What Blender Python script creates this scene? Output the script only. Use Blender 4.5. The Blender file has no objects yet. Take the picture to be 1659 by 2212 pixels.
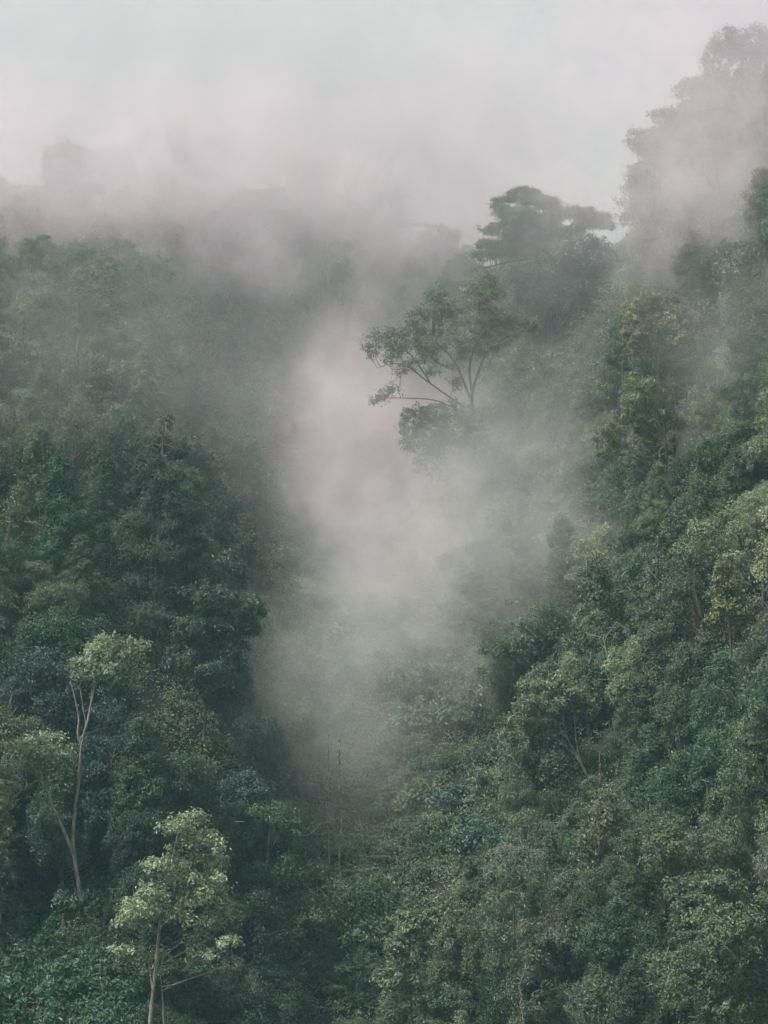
import bpy, math, random
import numpy as np
R = math.radians
scene = bpy.context.scene
C = scene.collection

# ------------------------------------------------------------------ camera
VF = 24.0
KH = 2 * math.tan(R(VF / 2))            # frame height per metre of distance
cd = bpy.data.cameras.new('camera')
cd.sensor_fit = 'VERTICAL'; cd.sensor_height = 36; cd.lens = 18 / math.tan(R(VF / 2))
cd.clip_start = 0.5; cd.clip_end = 3000
cam = bpy.data.objects.new('camera', cd); C.objects.link(cam)
cam.location = (0, 0, 0); cam.rotation_euler = (R(90), 0, 0)
scene.camera = cam

# ------------------------------------------------------------------ sky, sun, exposure
SUN_EL, SUN_AZ = 57.0, -112.0             # azimuth clockwise from +Y: high, on the left
w = bpy.data.worlds.new('World'); scene.world = w; w.use_nodes = True
nt = w.node_tree; nt.nodes.clear()
sky = nt.nodes.new('ShaderNodeTexSky'); sky.sky_type = 'NISHITA'; sky.sun_disc = False
sky.sun_elevation = R(SUN_EL); sky.sun_rotation = R(SUN_AZ); sky.dust_density = 4; sky.air_density = 1.0
hs = nt.nodes.new('ShaderNodeHueSaturation'); hs.inputs['Saturation'].default_value = 0.03   # overcast: the blue is veiled
bg = nt.nodes.new('ShaderNodeBackground'); bg.inputs['Strength'].default_value = 0.05
wo = nt.nodes.new('ShaderNodeOutputWorld')
nt.links.new(sky.outputs[0], hs.inputs['Color']); nt.links.new(hs.outputs[0], bg.inputs['Color']); nt.links.new(bg.outputs[0], wo.inputs['Surface'])
sl = bpy.data.lights.new('sun', 'SUN'); sl.energy = 1.5; sl.angle = R(14); sl.color = (1, .965, .92)
so = bpy.data.objects.new('sun', sl); C.objects.link(so)
so.rotation_euler = (R(90 - SUN_EL), 0, R(180 - SUN_AZ) )
scene.view_settings.view_transform = 'Standard'; scene.view_settings.look = 'None'
scene.view_settings.exposure = 1.68; scene.view_settings.gamma = 1
cy = scene.cycles
cy.max_bounces = 5; cy.diffuse_bounces = 2; cy.glossy_bounces = 1; cy.transmission_bounces = 2; cy.volume_bounces = 3
cy.volume_step_rate = .65; cy.volume_max_steps = 256
cy.use_denoising = True; cy.use_adaptive_sampling = True; cy.adaptive_threshold = .025; cy.adaptive_min_samples = 24

# ------------------------------------------------------------------ helpers
def P(px, py, Y):
    """a point at distance Y seen at (px, py) of the 1659 x 2212 view of the photograph"""
    H = KH * Y
    return np.array([(px / 1659 - .5) * .75 * H, Y, (.5 - py / 2212) * H])
def ppm(Y): return 0.75 * KH * Y / 1659      # metres per such pixel at distance Y

class MB:
    def __init__(s): s.v = []; s.f = []; s.n = 0; s.sm = []
    def quads(s, V):                      # V (n,4,3)
        n = len(V)
        if not n: return
        s.v.append(V.reshape(-1, 3)); s.f.append((np.arange(n * 4).reshape(n, 4) + s.n)); s.n += n * 4; s.sm.append(np.zeros(n, bool))
    def grid(s, V, F):
        s.v.append(V); s.f.append(F + s.n); s.n += len(V); s.sm.append(np.ones(len(F), bool))
    def tube(s, pts, rad, k=7):
        pts = np.asarray(pts, float); rad = np.asarray(rad, float); n = len(pts)
        t = np.gradient(pts, axis=0); t /= np.linalg.norm(t, axis=1)[:, None] + 1e-9
        a = np.cross(t, [0.31, 0.9, 0.2]); a /= np.linalg.norm(a, axis=1)[:, None] + 1e-9
        b = np.cross(t, a)
        th = np.linspace(0, 2 * np.pi, k, endpoint=False)
        V = pts[:, None] + rad[:, None, None] * (np.cos(th)[None, :, None] * a[:, None] + np.sin(th)[None, :, None] * b[:, None])
        i = np.arange(n - 1)[:, None] * k; j = np.arange(k)[None]; j2 = (j + 1) % k
        F = np.stack([i + j, i + j2, i + k + j2, i + k + j], -1).reshape(-1, 4)
        s.grid(V.reshape(-1, 3), F)
    def mesh(s, name, mat):
        V = np.concatenate(s.v); F = np.concatenate(s.f); me = bpy.data.meshes.new(name)
        me.vertices.add(len(V)); me.vertices.foreach_set('co', V.astype(np.float32).ravel())
        me.loops.add(F.size); me.loops.foreach_set('vertex_index', F.astype(np.int32).ravel())
        me.polygons.add(len(F)); me.polygons.foreach_set('loop_start', np.arange(0, F.size, 4, dtype=np.int32))
        me.polygons.foreach_set('use_smooth', np.concatenate(s.sm))
        me.update(calc_edges=True); me.materials.append(mat)
        return me

def link(name, me, parent=None, col=None):
    o = bpy.data.objects.new(name, me); C.objects.link(o)
    if parent is not None: o.parent = parent
    if col is not None: o.color = (*col, 1)
    return o
def empty(name, loc, rz=0, s=(1, 1, 1)):
    o = bpy.data.objects.new(name, None); C.objects.link(o)
    o.location = loc; o.rotation_euler = (0, 0, rz); o.scale = s; o.empty_display_size = .3
    return o
def tag(o, label, cat, group=None, kind=None):
    o['label'] = label; o['category'] = cat
    if group: o['group'] = group
    if kind: o['kind'] = kind
def curve(pts, n=14):
    """a smooth line through pts (Catmull-Rom)"""
    p = np.asarray(pts, float)
    if len(p) == 2: return p[0] + (p[1] - p[0]) * np.linspace(0, 1, n)[:, None]
    q = np.vstack([2 * p[0] - p[1], p, 2 * p[-1] - p[-2]]); out = []
    m = max(2, n // (len(p) - 1))
    for i in range(len(p) - 1):
        t = np.linspace(0, 1, m, endpoint=False)[:, None]; a, b, c, d = q[i:i + 4]
        out.append(.5 * (2 * b + (c - a) * t + (2 * a - 5 * b + 4 * c - d) * t * t + (3 * b - a - 3 * c + d) * t ** 3))
    return np.vstack(out + [p[-1:]])
def unit(v): return v / (np.linalg.norm(v, axis=-1, keepdims=True) + 1e-9)

# ------------------------------------------------------------------ materials
def mat_leaf(name, rough=.45, var=.42, spec=.45, trans=.28):
    m = bpy.data.materials.new(name); m.use_nodes = True; n = m.node_tree.nodes; l = m.node_tree.links; n.clear()
    out = n.new('ShaderNodeOutputMaterial'); oi = n.new('ShaderNodeObjectInfo'); geo = n.new('ShaderNodeNewGeometry')
    tc = n.new('ShaderNodeTexCoord'); nz = n.new('ShaderNodeTexNoise'); nz.inputs['Scale'].default_value = .55; nz.inputs['Detail'].default_value = 2
    l.new(tc.outputs['Object'], nz.inputs['Vector'])
    mr = n.new('ShaderNodeMapRange'); mr.inputs[1].default_value = 0; mr.inputs[2].default_value = 1
    mr.inputs[3].default_value = 1 - var; mr.inputs[4].default_value = 1 + var
    l.new(geo.outputs['Random Per Island'], mr.inputs[0])
    mn = n.new('ShaderNodeMapRange'); mn.inputs[1].default_value = .3; mn.inputs[2].default_value = .7; mn.inputs[3].default_value = .68; mn.inputs[4].default_value = 1.35
    l.new(nz.outputs[0], mn.inputs[0])
    mu = n.new('ShaderNodeMath'); mu.operation = 'MULTIPLY'; l.new(mr.outputs[0], mu.inputs[0]); l.new(mn.outputs[0], mu.inputs[1])
    hs = n.new('ShaderNodeHueSaturation'); l.new(oi.outputs['Color'], hs.inputs['Color']); l.new(mu.outputs[0], hs.inputs['Value'])
    mh = n.new('ShaderNodeMapRange'); mh.inputs[1].default_value = .25; mh.inputs[2].default_value = .75; mh.inputs[3].default_value = .485; mh.inputs[4].default_value = .515
    nz2 = n.new('ShaderNodeTexNoise'); nz2.inputs['Scale'].default_value = .9; l.new(tc.outputs['Object'], nz2.inputs['Vector'])
    l.new(nz2.outputs[0], mh.inputs[0]); l.new(mh.outputs[0], hs.inputs['Hue'])
    bs = n.new('ShaderNodeBsdfPrincipled'); bs.inputs['Roughness'].default_value = rough; bs.inputs['Specular IOR Level'].default_value = spec
    l.new(hs.outputs[0], bs.inputs['Base Color'])
    tr = n.new('ShaderNodeBsdfTranslucent'); l.new(hs.outputs[0], tr.inputs['Color'])
    mx = n.new('ShaderNodeMixShader'); mx.inputs[0].default_value = trans
    l.new(bs.outputs[0], mx.inputs[1]); l.new(tr.outputs[0], mx.inputs[2]); l.new(mx.outputs[0], out.inputs['Surface'])
    return m
def mat_bark(name, a, b, scale=2.0):
    m = bpy.data.materials.new(name); m.use_nodes = True; n = m.node_tree.nodes; l = m.node_tree.links
    bs = n['Principled BSDF']; bs.inputs['Roughness'].default_value = .9
    tc = n.new('ShaderNodeTexCoord'); mp = n.new('ShaderNodeMapping'); mp.inputs['Scale'].default_value = (1, 1, .35)
    nz = n.new('ShaderNodeTexNoise'); nz.inputs['Scale'].default_value = scale; nz.inputs['Detail'].default_value = 6; nz.inputs['Roughness'].default_value = .7
    cr = n.new('ShaderNodeValToRGB'); cr.color_ramp.elements[0].position = .35; cr.color_ramp.elements[1].position = .68
    cr.color_ramp.elements[0].color = (*a, 1); cr.color_ramp.elements[1].color = (*b, 1)
    l.new(tc.outputs['Object'], mp.inputs[0]); l.new(mp.outputs[0], nz.inputs['Vector']); l.new(nz.outputs[0], cr.inputs[0]); l.new(cr.outputs[0], bs.inputs['Base Color'])
    return m
LEAF = mat_leaf('leaf'); NEEDLE = mat_leaf('needle', rough=.65, var=.35, spec=.2, trans=.15)
GLOSSY = mat_leaf('pale_leaf', rough=.45, var=.45, spec=.45, trans=.3)
BARK = mat_bark('bark', (.045, .038, .03), (.14, .12, .095)); PALEBARK = mat_bark('pale_bark', (.08, .075, .055), (.36, .33, .27), 4)
DEAD = mat_bark('dead_wood', (.11, .1, .085), (.27, .25, .21), 3)
SOIL = mat_bark('leaf_litter_soil', (.007, .009, .006), (.022, .025, .015), .6)  # soil colour darkened so the bare hollows read as deep shade

# ------------------------------------------------------------------ terrain: a ravine between two steep wooded slopes
US = np.array([-.3, 0, .1, .2, .3, .4, .45, .5, .6, .7, .8, .9, 1.0, 1.3])
VS = np.array([1.1, 1.0, .9, .8, .7, .6, .5, .4, .3, .2, .1])
YT = np.array([
 [120, 139, 134, 136, 143, 147, 149, 149, 142, 135, 130, 127, 125, 112],
 [124, 145, 140, 142, 150, 155, 158, 158, 150, 142, 136, 132, 130, 116],
 [128, 152, 148, 148, 157, 165, 168, 168, 160, 151, 145, 139, 135, 120],
 [132, 158, 155, 156, 164, 176, 180, 180, 172, 163, 155, 147, 141, 124],
 [137, 164, 162, 162, 172, 190, 195, 194, 186, 175, 166, 156, 148, 128],
 [143, 172, 170, 172, 192, 210, 214, 212, 200, 188, 177, 166, 157, 133],
 [150, 182, 181, 187, 216, 230, 233, 231, 215, 203, 189, 175, 166, 138],
 [160, 196, 197, 208, 238, 250, 254, 252, 232, 218, 202, 186, 175, 144],
 [175, 217, 220, 232, 254, 270, 278, 280, 266, 242, 216, 198, 186, 152],
 [200, 250, 254, 262, 275, 296, 308, 312, 296, 270, 236, 213, 199, 162],
 [230, 285, 290, 296, 305, 325, 340, 345, 330, 300, 262, 232, 214, 174]], float)
def Ycan(u, v):
    """distance of the canopy seen at (u, v) of the frame"""
    u = np.clip(u, -.3, 1.3); v = np.clip(v, .1, 1.1)
    i = np.clip(np.searchsorted(US, u) - 1, 0, len(US) - 2); j = np.clip(np.searchsorted(-VS, -v) - 1, 0, len(VS) - 2)
    a = (u - US[i]) / (US[i + 1] - US[i]); b = (v - VS[j]) / (VS[j + 1] - VS[j])
    return (1 - b) * ((1 - a) * YT[j, i] + a * YT[j, i + 1]) + b * ((1 - a) * YT[j + 1, i] + a * YT[j + 1, i + 1])
def shrubby(u, v):
    """how much of the slope there is low growth rather than trees, 0..1"""
    g = lambda cu, cv, ru, rv: math.exp(-(((u - cu) / ru) ** 2 + ((v - cv) / rv) ** 2) ** 2)
    return min(1, g(.32, .44, .085, .17) + g(.49, .78, .15, .24) + g(.62, .70, .07, .16) + g(.1, .97, .16, .09) + g(.73, .42, .05, .09) + g(.38, .6, .06, .3))
RU = np.array([-.2, 0, .1, .2, .3, .4, .5, .55, .6, .65, .75, .8, .85, .9, .95, 1, 1.2]); RV = np.array([.165, .165, .155, .14, .13, .135, .165, .23, .26, .25, .235, .19, .145, .105, .065, .02, -.05])
ctrl = []
for u in US:                              # the ridge and the ground falling away behind it
    v = np.interp(u, RU, RV); Y = Ycan(u, max(v, .1)) + (max(0, .1 - v) * 120); p = P(u * 1659, v * 2212, Y)
    ctrl += [(p[0], p[1], p[2] - 7), (p[0] * 1.15, p[1] + 35, p[2] - 12), (p[0] * 1.35, p[1] + 90, p[2] - 28)]
for j, v in enumerate(VS):
    for i, u in enumerate(US):
        if v < np.interp(u, RU, RV) + .015: continue
        Y = YT[j, i]; p = P(u * 1659, v * 2212, Y); off = 5.4 - 3.9 * shrubby(u, v)
        ctrl.append((p[0], p[1], p[2] - off))
ctrl += [(x, y, z) for x, y, z in ((-60, 90, -42), (0, 95, -46), (60, 90, -40), (-70, 60, -46), (70, 60, -46), (0, 60, -49))]
ctrl = np.array(ctrl)
def tps_fit(c, lam=4.0):
    X = c[:, :2] / 100; n = len(X)
    d2 = ((X[:, None] - X[None]) ** 2).sum(-1); K = np.where(d2 > 0, d2 * np.log(d2 + 1e-12) * .5, 0) + np.eye(n) * lam * 1e-3
    Q = np.hstack([np.ones((n, 1)), X]); A = np.block([[K, Q], [Q.T, np.zeros((3, 3))]])
    return X, np.linalg.solve(A, np.concatenate([c[:, 2], np.zeros(3)]))
TX, TW = tps_fit(ctrl)
def waves(x, y):
    return .5 * np.sin(.37 * x + .21 * y + 1) * np.sin(.29 * y - .13 * x) + .3 * np.sin(.83 * x - .4 * y) * np.sin(.71 * y + .33 * x + 2)
HOLES = [(*P(u * 1659, v * 2212, Ycan(u, v) + 3)[:2], r) for u, v, r in ((.855, .965, 2.2), (.985, .82, 2.2), (.05, .835, 2.6), (.2, .72, 1.6))]   # pits carved into the slope so these gaps under the trees fall into deep shade
def ground(x, y):
    x = np.atleast_1d(np.asarray(x, float)); y = np.atleast_1d(np.asarray(y, float))
    xc = np.clip(x, -85, 85); yc = np.clip(y, 60, 360)
    X = np.stack([xc, yc], -1) / 100; out = np.empty(len(X))
    for k in range(0, len(X), 20000):
        d2 = ((X[k:k + 20000, None] - TX[None]) ** 2).sum(-1)
        out[k:k + 20000] = np.where(d2 > 0, d2 * np.log(d2 + 1e-12) * .5, 0) @ TW[:-3] + TW[-3] + X[k:k + 20000] @ TW[-2:]
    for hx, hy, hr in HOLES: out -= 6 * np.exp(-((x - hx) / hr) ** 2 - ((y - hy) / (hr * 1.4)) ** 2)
    kx, ky = P(985, 985, 216)[:2]
    out += 6.5 * np.exp(-((x - kx) / 6.5) ** 2 - ((y - ky) / 7.5) ** 2)
    return np.clip(out, -49, 75) + waves(x, y)
gx = np.concatenate([np.linspace(-420, -90, 12), np.arange(-80, 80.1, 2.0), np.linspace(90, 420, 12)])
gy = np.concatenate([np.linspace(-120, 50, 8), np.arange(60, 361, 2.0), np.linspace(380, 800, 10)])
XX, YY = np.meshgrid(gx, gy); ZZ = ground(XX.ravel(), YY.ravel())
nx_, ny_ = len(gx), len(gy)
ii = (np.arange(ny_ - 1)[:, None] * nx_ + np.arange(nx_ - 1)[None]).ravel()
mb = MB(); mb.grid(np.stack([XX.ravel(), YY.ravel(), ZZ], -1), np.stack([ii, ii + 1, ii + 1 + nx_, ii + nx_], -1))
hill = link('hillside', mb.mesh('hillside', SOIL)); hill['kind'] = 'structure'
hill['label'] = 'steep soil slopes of a ravine under the forest'; hill['category'] = 'hillside'
ZMIN, ZMAX = ZZ.min(), ZZ.max()

# ------------------------------------------------------------------ foliage builders
def leaves(mb, pos, nrm, rng, ln, wd, droop=.35, jit=.42):
    """one folded rhombic leaf at each pos, facing nrm"""
    n = len(pos)
    if not n: return
    N = unit(nrm + rng.normal(0, jit, (n, 3)))
    t = rng.normal(0, 1, (n, 3)) + nrm * .5; t[:, 2] -= droop
    t = unit(t - (t * N).sum(1)[:, None] * N); b = np.cross(N, t)
    L = ln * rng.uniform(.65, 1.35, (n, 1)); W = wd * rng.uniform(.7, 1.3, (n, 1))
    fold = N * W * .35
    V = np.stack([pos - t * L * .5, pos + b * W * .5 + fold - t * L * .05, pos + t * L * .5, pos - b * W * .5 + fold - t * L * .05], 1)
    mb.quads(V)
def foliage(mb, lobes, rng, cpm=3.6, lpc=34, cr=.42, ln=.24, wd=.12, up=.65, low=-.45, flat=.75, droop=.35, rough=.3, size=1):
    """tufts of leaves over the outer shell of each lobe (cx,cy,cz,rx,ry,rz)"""
    Lb = np.array(lobes, float); ln, wd, lpc = ln * size, wd * size, lpc / size ** 1.7
    for c in Lb:
        r = c[3:6]; A = 4 * np.pi * ((r[0] * r[1]) ** 1.6 / 3 + (r[0] * r[2]) ** 1.6 / 3 + (r[1] * r[2]) ** 1.6 / 3) ** (1 / 1.6)
        n = max(3, int(cpm * A))
        d = unit(rng.normal(0, 1, (n, 3))); d = d[(d[:, 2] > low) | (rng.random(n) < .25)]
        f = 1 - rough * rng.random((len(d), 1)) ** 1.5 + .12 * rng.normal(0, 1, (len(d), 1))
        ph = rng.uniform(0, 6, 3)                                # lumps on the lobe
        f *= 1 + .16 * np.sin(4.1 * d[:, :1] + ph[0]) * np.sin(3.7 * d[:, 1:2] + ph[1]) + .1 * np.sin(5.3 * d[:, 2:] + ph[2])
        p = c[:3] + d * r * f
        keep = np.ones(len(p), bool)
        for o in Lb:
            if o is c: continue
            q = ((p - o[:3]) / o[3:6]); keep &= (q * q).sum(1) > .5
        p, d = p[keep], d[keep]; m = len(p)
        if not m: continue
        k = np.maximum(4, rng.normal(lpc, lpc * .3, m).astype(int)); idx = np.repeat(np.arange(m), k)
        crs = cr * rng.uniform(.55, 1.35, m)[idx, None]
        off = rng.normal(0, .5, (len(idx), 3)); off[:, 2] *= flat
        pos = p[idx] + off * crs
        N = unit(d[idx] * .85 + np.array([0, 0, up]) + off * .7)
        leaves(mb, pos, N, rng, ln, wd, droop)
def limb(mb, a, b, r0, r1, rng, sag=.0, n=9, wob=.08, k=6):
    a, b = np.asarray(a, float), np.asarray(b, float); L = np.linalg.norm(b - a)
    mid = [(a + (b - a) * t + rng.normal(0, wob * L, 3) * [1, 1, .6] + [0, 0, sag * L * math.sin(t * 3.14)]) for t in (.35, .7)]
    c = curve([a, *mid, b], n); mb.tube(c, np.linspace(r0, r1, len(c)), k); return c
def twigs(mb, a, d, L, r, rng, depth=3, k=4):
    """bare forking branch"""
    p = [np.asarray(a, float)]; dd = unit(np.asarray(d, float))
    for _ in range(5):
        dd = unit(dd + rng.normal(0, .22, 3)); p.append(p[-1] + dd * L / 5)
    mb.tube(p, np.linspace(r, r * .45, 6), k)
    if depth:
        for _ in range(rng.integers(2, 4)):
            i = rng.integers(2, 6); twigs(mb, p[i], dd + rng.normal(0, .65, 3), L * rng.uniform(.45, .7), r * .5, rng, depth - 1, k)

HC = 6.5                                  # height of a crown's centre in the prototypes; crowns are about 3 m in radius
def proto(form, seed):
    rng = np.random.default_rng(seed); cb, tb = MB(), MB(); mat = LEAF; lob = []; sz = rng.uniform(.75, 1.1)
    top = np.array([rng.normal(0, .4), rng.normal(0, .4), HC + 1.2])
    tr = limb(tb, (0, 0, -4), top, .26, .09, rng, n=16, wob=.05, k=8)
    def limbs(every=1, r=.07):
        for i, c in enumerate(lob):
            if i % every: continue
            base = tr[int(np.clip(len(tr) * (.45 + .5 * (c[2] - HC + 2.5) / 6), 5, len(tr) - 2))]
            limb(tb, base, np.array(c[:3]), r, .025, rng, sag=-.08)
    if form == 'round':
        for _ in range(22):
            d = unit(rng.normal(0, 1, 3)); q = rng.uniform(.6, .9)
            s = rng.uniform(.55, 1.15); lob.append((d[0] * 2.75 * q, d[1] * 2.6 * q, HC - .7 + d[2] * 3.4 * q, s, s, s * rng.uniform(.75, 1.1)))
        limbs(3); foliage(cb, lob, rng, cpm=4.2, ln=.21, wd=.11, cr=.42, rough=.28, size=sz)
    elif form == 'pointed':
        for i in range(24):
            t = i / 23; a = i * 2.4 + rng.normal(0, .3); rad = (1 - t) ** .7 * 2.7 * rng.uniform(.7, 1.05); s = .42 + .6 * (1 - t) * rng.uniform(.7, 1.2)
            lob.append((math.cos(a) * rad * .85, math.sin(a) * rad * .85, HC - 3.6 + t * 7.0, s, s, s * 1.35))
        limbs(3); foliage(cb, lob, rng, cpm=4.4, ln=.2, wd=.1, up=.75, cr=.38, rough=.28, size=sz)
    elif form == 'ragged':
        for _ in range(21):
            d = unit(rng.normal(0, 1, 3)); q = rng.uniform(.6, 1.1); s = rng.uniform(.45, 1.0)
            lob.append((d[0] * 2.7 * q, d[1] * 2.7 * q, HC - .5 + d[2] * 3.2 * q, s * 1.15, s * 1.15, s * .75))
        limbs(2, .075); foliage(cb, lob, rng, cpm=4, lpc=30, cr=.46, ln=.23, wd=.09, rough=.55, size=sz)
    elif form == 'spreading':
        for _ in range(24):
            a = rng.uniform(0, 6.28); q = math.sqrt(rng.random()) * 2.9; s = rng.uniform(.6, 1.1)
            lob.append((math.cos(a) * q, math.sin(a) * q, HC + 1.3 - .2 * q * q + rng.normal(0, .7) - 1.6 * (rng.random() < .4), s * 1.2, s * 1.2, s * .65))
        limbs(2, .08); foliage(cb, lob, rng, cpm=4.4, ln=.23, wd=.12, up=.9, rough=.4, size=sz)
    elif form == 'columnar':
        for i in range(13):
            t = i / 12; a = i * 2.4; s = .85 - .45 * abs(t - .4); rad = 1.0 * (1 - t * .7)
            lob.append((math.cos(a) * rad, math.sin(a) * rad, HC - 2.8 + t * 6.6, s, s, s * 1.2))
        limbs(2, .05); foliage(cb, lob, rng, cpm=5, ln=.2, wd=.1, up=.7, size=sz)
    elif form == 'conifer':
        mat = NEEDLE; n = 0
        for i in range(64):
            t = (i / 63) ** .9; z = HC - 4.2 + t * 9.0; Lr = (1 - t) ** .75 * 3.2 * rng.uniform(.6, 1.15) + .25; a = i * 2.4 + rng.normal(0, .3)
            d = np.array([math.cos(a), math.sin(a), 0]); b0 = np.array([0, 0, z]); b1 = b0 + d * Lr + [0, 0, -.28 * Lr]
            c = limb(tb, b0, b1, .05, .012, rng, sag=.1, wob=.05, k=4)
            for q in np.linspace(.3, 1, max(3, int(Lr * 2.6))):
                p = c[int(q * (len(c) - 1))]; m = 46; s = .3 + .3 * (1 - q) * Lr / 2
                off = rng.normal(0, 1, (m, 3)) * [s * .75, s * .75, s * .3]; off[:, 2] -= .25 * np.abs(off[:, :2]).sum(1)
                leaves(cb, p + off, unit(np.array([0, 0, .9]) + d * .4 + off * .5), rng, .24, .07, droop=.7)
        tb.tube([(0, 0, HC + .5), (.1, 0, HC + 2.5), (.05, .1, HC + 4.8)], [.1, .06, .015])
    bare = []
    for i in range({'round': 1, 'ragged': 3, 'conifer': 3}.get(form, 0)):
        a = i * 2.1 + rng.uniform(0, 1.5); d = np.array([math.cos(a), math.sin(a), rng.uniform(-.1, .5)]); bb = MB()
        twigs(bb, np.array([d[0] * 1.5, d[1] * 1.5, HC + rng.uniform(-2, 1.5)]), d, rng.uniform(1.6, 2.6), .035, rng, 2); bare.append(bb.mesh('bare_branch', DEAD))
    return cb.mesh(form + '_crown', mat), tb.mesh(form + '_trunk', BARK), bare
def shrub_proto(seed):
    rng = np.random.default_rng(seed); cb = MB(); tb = MB(); lob = []
    for _ in range(8):
        a = rng.uniform(0, 6.28); q = math.sqrt(rng.random()) * 1.1; s = rng.uniform(.45, .8)
        lob.append((math.cos(a) * q, math.sin(a) * q, .8 - .3 * q * q + rng.normal(0, .15), s, s, s * .75))
        limb(tb, (0, 0, -.6), np.array(lob[-1][:3]), .04, .015, rng, k=4)
    foliage(cb, lob, rng, cpm=5, lpc=34, cr=.34, ln=.24, wd=.11, up=.7)
    return cb.mesh('shrub_foliage', LEAF), tb.mesh('shrub_stem', BARK)
def fern_proto(seed):
    rng = np.random.default_rng(seed); cb = MB(); tb = MB()
    tb.tube(curve([(0, 0, -1), (.1, 0, .4), (0, .1, 1.5)], 8), np.linspace(.13, .1, 8)[:len(curve([(0, 0, -1), (.1, 0, .4), (0, .1, 1.5)], 8))] if False else np.full(len(curve([(0, 0, -1), (.1, 0, .4), (0, .1, 1.5)], 8)), .11))
    for i in range(15):
        a = i * 2.4; L = rng.uniform(1.6, 2.2); d = np.array([math.cos(a), math.sin(a), 0]); s = np.array([-d[1], d[0], 0])
        t = np.linspace(0, 1, 26); c = np.array([0, .1, 1.5]) + d * (t * L)[:, None] + np.array([0, 0, 1.]) * (.75 * t - 1.05 * t ** 2)[:, None] * L * .6
        cb.tube(c, np.linspace(.03, .008, 26), 4)
        for sg in (-1, 1):
            pl = np.sin(np.clip(t * 1.1 + .08, 0, 1) * np.pi) ** .7 * .52 + .03
            e = c + s * sg * pl[:, None] + d * .14 * pl[:, None] - [0, 0, .12] * pl[:, None]
            hw = d * .045
            cb.quads(np.stack([c - hw, c + hw, e + hw * .35, e - hw * .35], 1))
    return cb.mesh('fern_fronds', LEAF), tb.mesh('fern_stem', BARK)

FORMS = {}
for f, cnt in (('round', 4), ('pointed', 3), ('ragged', 3), ('spreading', 2), ('columnar', 2), ('conifer', 2)):
    FORMS[f] = [proto(f, 100 * len(FORMS) + i) for i in range(cnt)]
SHRUBS = [shrub_proto(900 + i) for i in range(3)]
FERNS = [fern_proto(950 + i) for i in range(2)]
COL = {'dark green': (0.047, 0.085, 0.054), 'deep green': (0.065, 0.113, 0.064), 'mid green': (0.100, 0.147, 0.080), 'olive': (.122, .155, .086),
       'yellowish green': (.15, .185, .098), 'pale green': (0.236, 0.283, 0.165), 'brownish': (0.142, 0.139, 0.092), 'grey-green': (0.124, 0.151, 0.106), 'fresh green': (.062, .125, .07), 'blue-green': (0.065, 0.109, 0.085)}

# ------------------------------------------------------------------ landmark trees, modelled one by one
FOOT = []                                 # (px, py, r px, Y) of every landmark lobe, to keep other trees from growing in front
ANCH = []                                 # (px, py, phrase)
def landmark(name, label, cat, Y, base, stems, lobes, col, phrase=None, bark=BARK, mat=LEAF, seed=1, depth=1.0, kw={}, dead=0, limbs=True, split=None, anchor=None):
    rng = np.random.default_rng(seed); s = ppm(Y); o = P(base[0], base[1], Y)
    def loc(x, y, dy=0): return np.array([(x - base[0]) * s, dy, (base[1] - y) * s])
    root = empty(name, o); tag(root, label, cat)
    tb = MB(); paths = []
    for st in stems:                      # ((x,y,dy),...), r0, r1 in pixels
        FOOT.extend((q[0], q[1], 16, Y) for q in st[0] if q[1] < 2300)
        c = curve([loc(*q) for q in st[0]], 22); tb.tube(c, np.linspace(st[1] * s * .62, st[2] * s * .62, len(c)), 8); paths.append(c)
    L = []
    for q in lobes:
        x, y, rx = q[:3]; ry = q[3] if len(q) > 3 else rx; dy = q[4] if len(q) > 4 else rng.uniform(-1, 1) * depth
        L.append((*loc(x, y, dy), rx * s, rx * s, ry * s)); FOOT.append((x, y, rx, Y))
    if limbs and paths:
        al = np.vstack(paths)
        for c in L:
            p = np.array(c[:3]); hd = np.linalg.norm((al - p)[:, :2], axis=1); dd = np.linalg.norm(al - p, axis=1) + np.maximum(0, al[:, 2] - p[2] + .7 * hd) * 2
            a = al[dd.argmin()]
            if np.linalg.norm(a - p) > .5: limb(tb, a, p, min(.05, .015 + .01 * np.linalg.norm(a - p)), .014, rng, sag=-.05)
            for _ in range(5):
                e = p + rng.normal(0, .5, 3) * c[3:6]; limb(tb, a + (p - a) * rng.uniform(.4, .9), e, .022, .01, rng, k=4)
    groups = [L] if split is None else [L[:split], L[split:]]
    for g in groups:
        cb = MB(); foliage(cb, g, rng, **kw); link('crown', cb.mesh(name + '_crown', mat), root, col)
    if dead:
        al = np.vstack(paths)
        for _ in range(dead):
            a = al[rng.integers(len(al) // 4, len(al))]; d = rng.normal(0, 1, 3); d[1] = -abs(d[1]) * .9; d[2] *= .3
            db = MB(); twigs(db, a, d, rng.uniform(.9, 2.0), .025, rng, 3)
            link('dead_branch', db.mesh(name + '_dead_branch', DEAD), root)
    link('trunk', tb.mesh(name + '_trunk', bark), root)
    ax, ay = anchor or (np.mean([q[0] for q in lobes]), np.mean([q[1] for q in lobes]))
    if phrase: ANCH.append((ax, ay, phrase))
    return root

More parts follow.
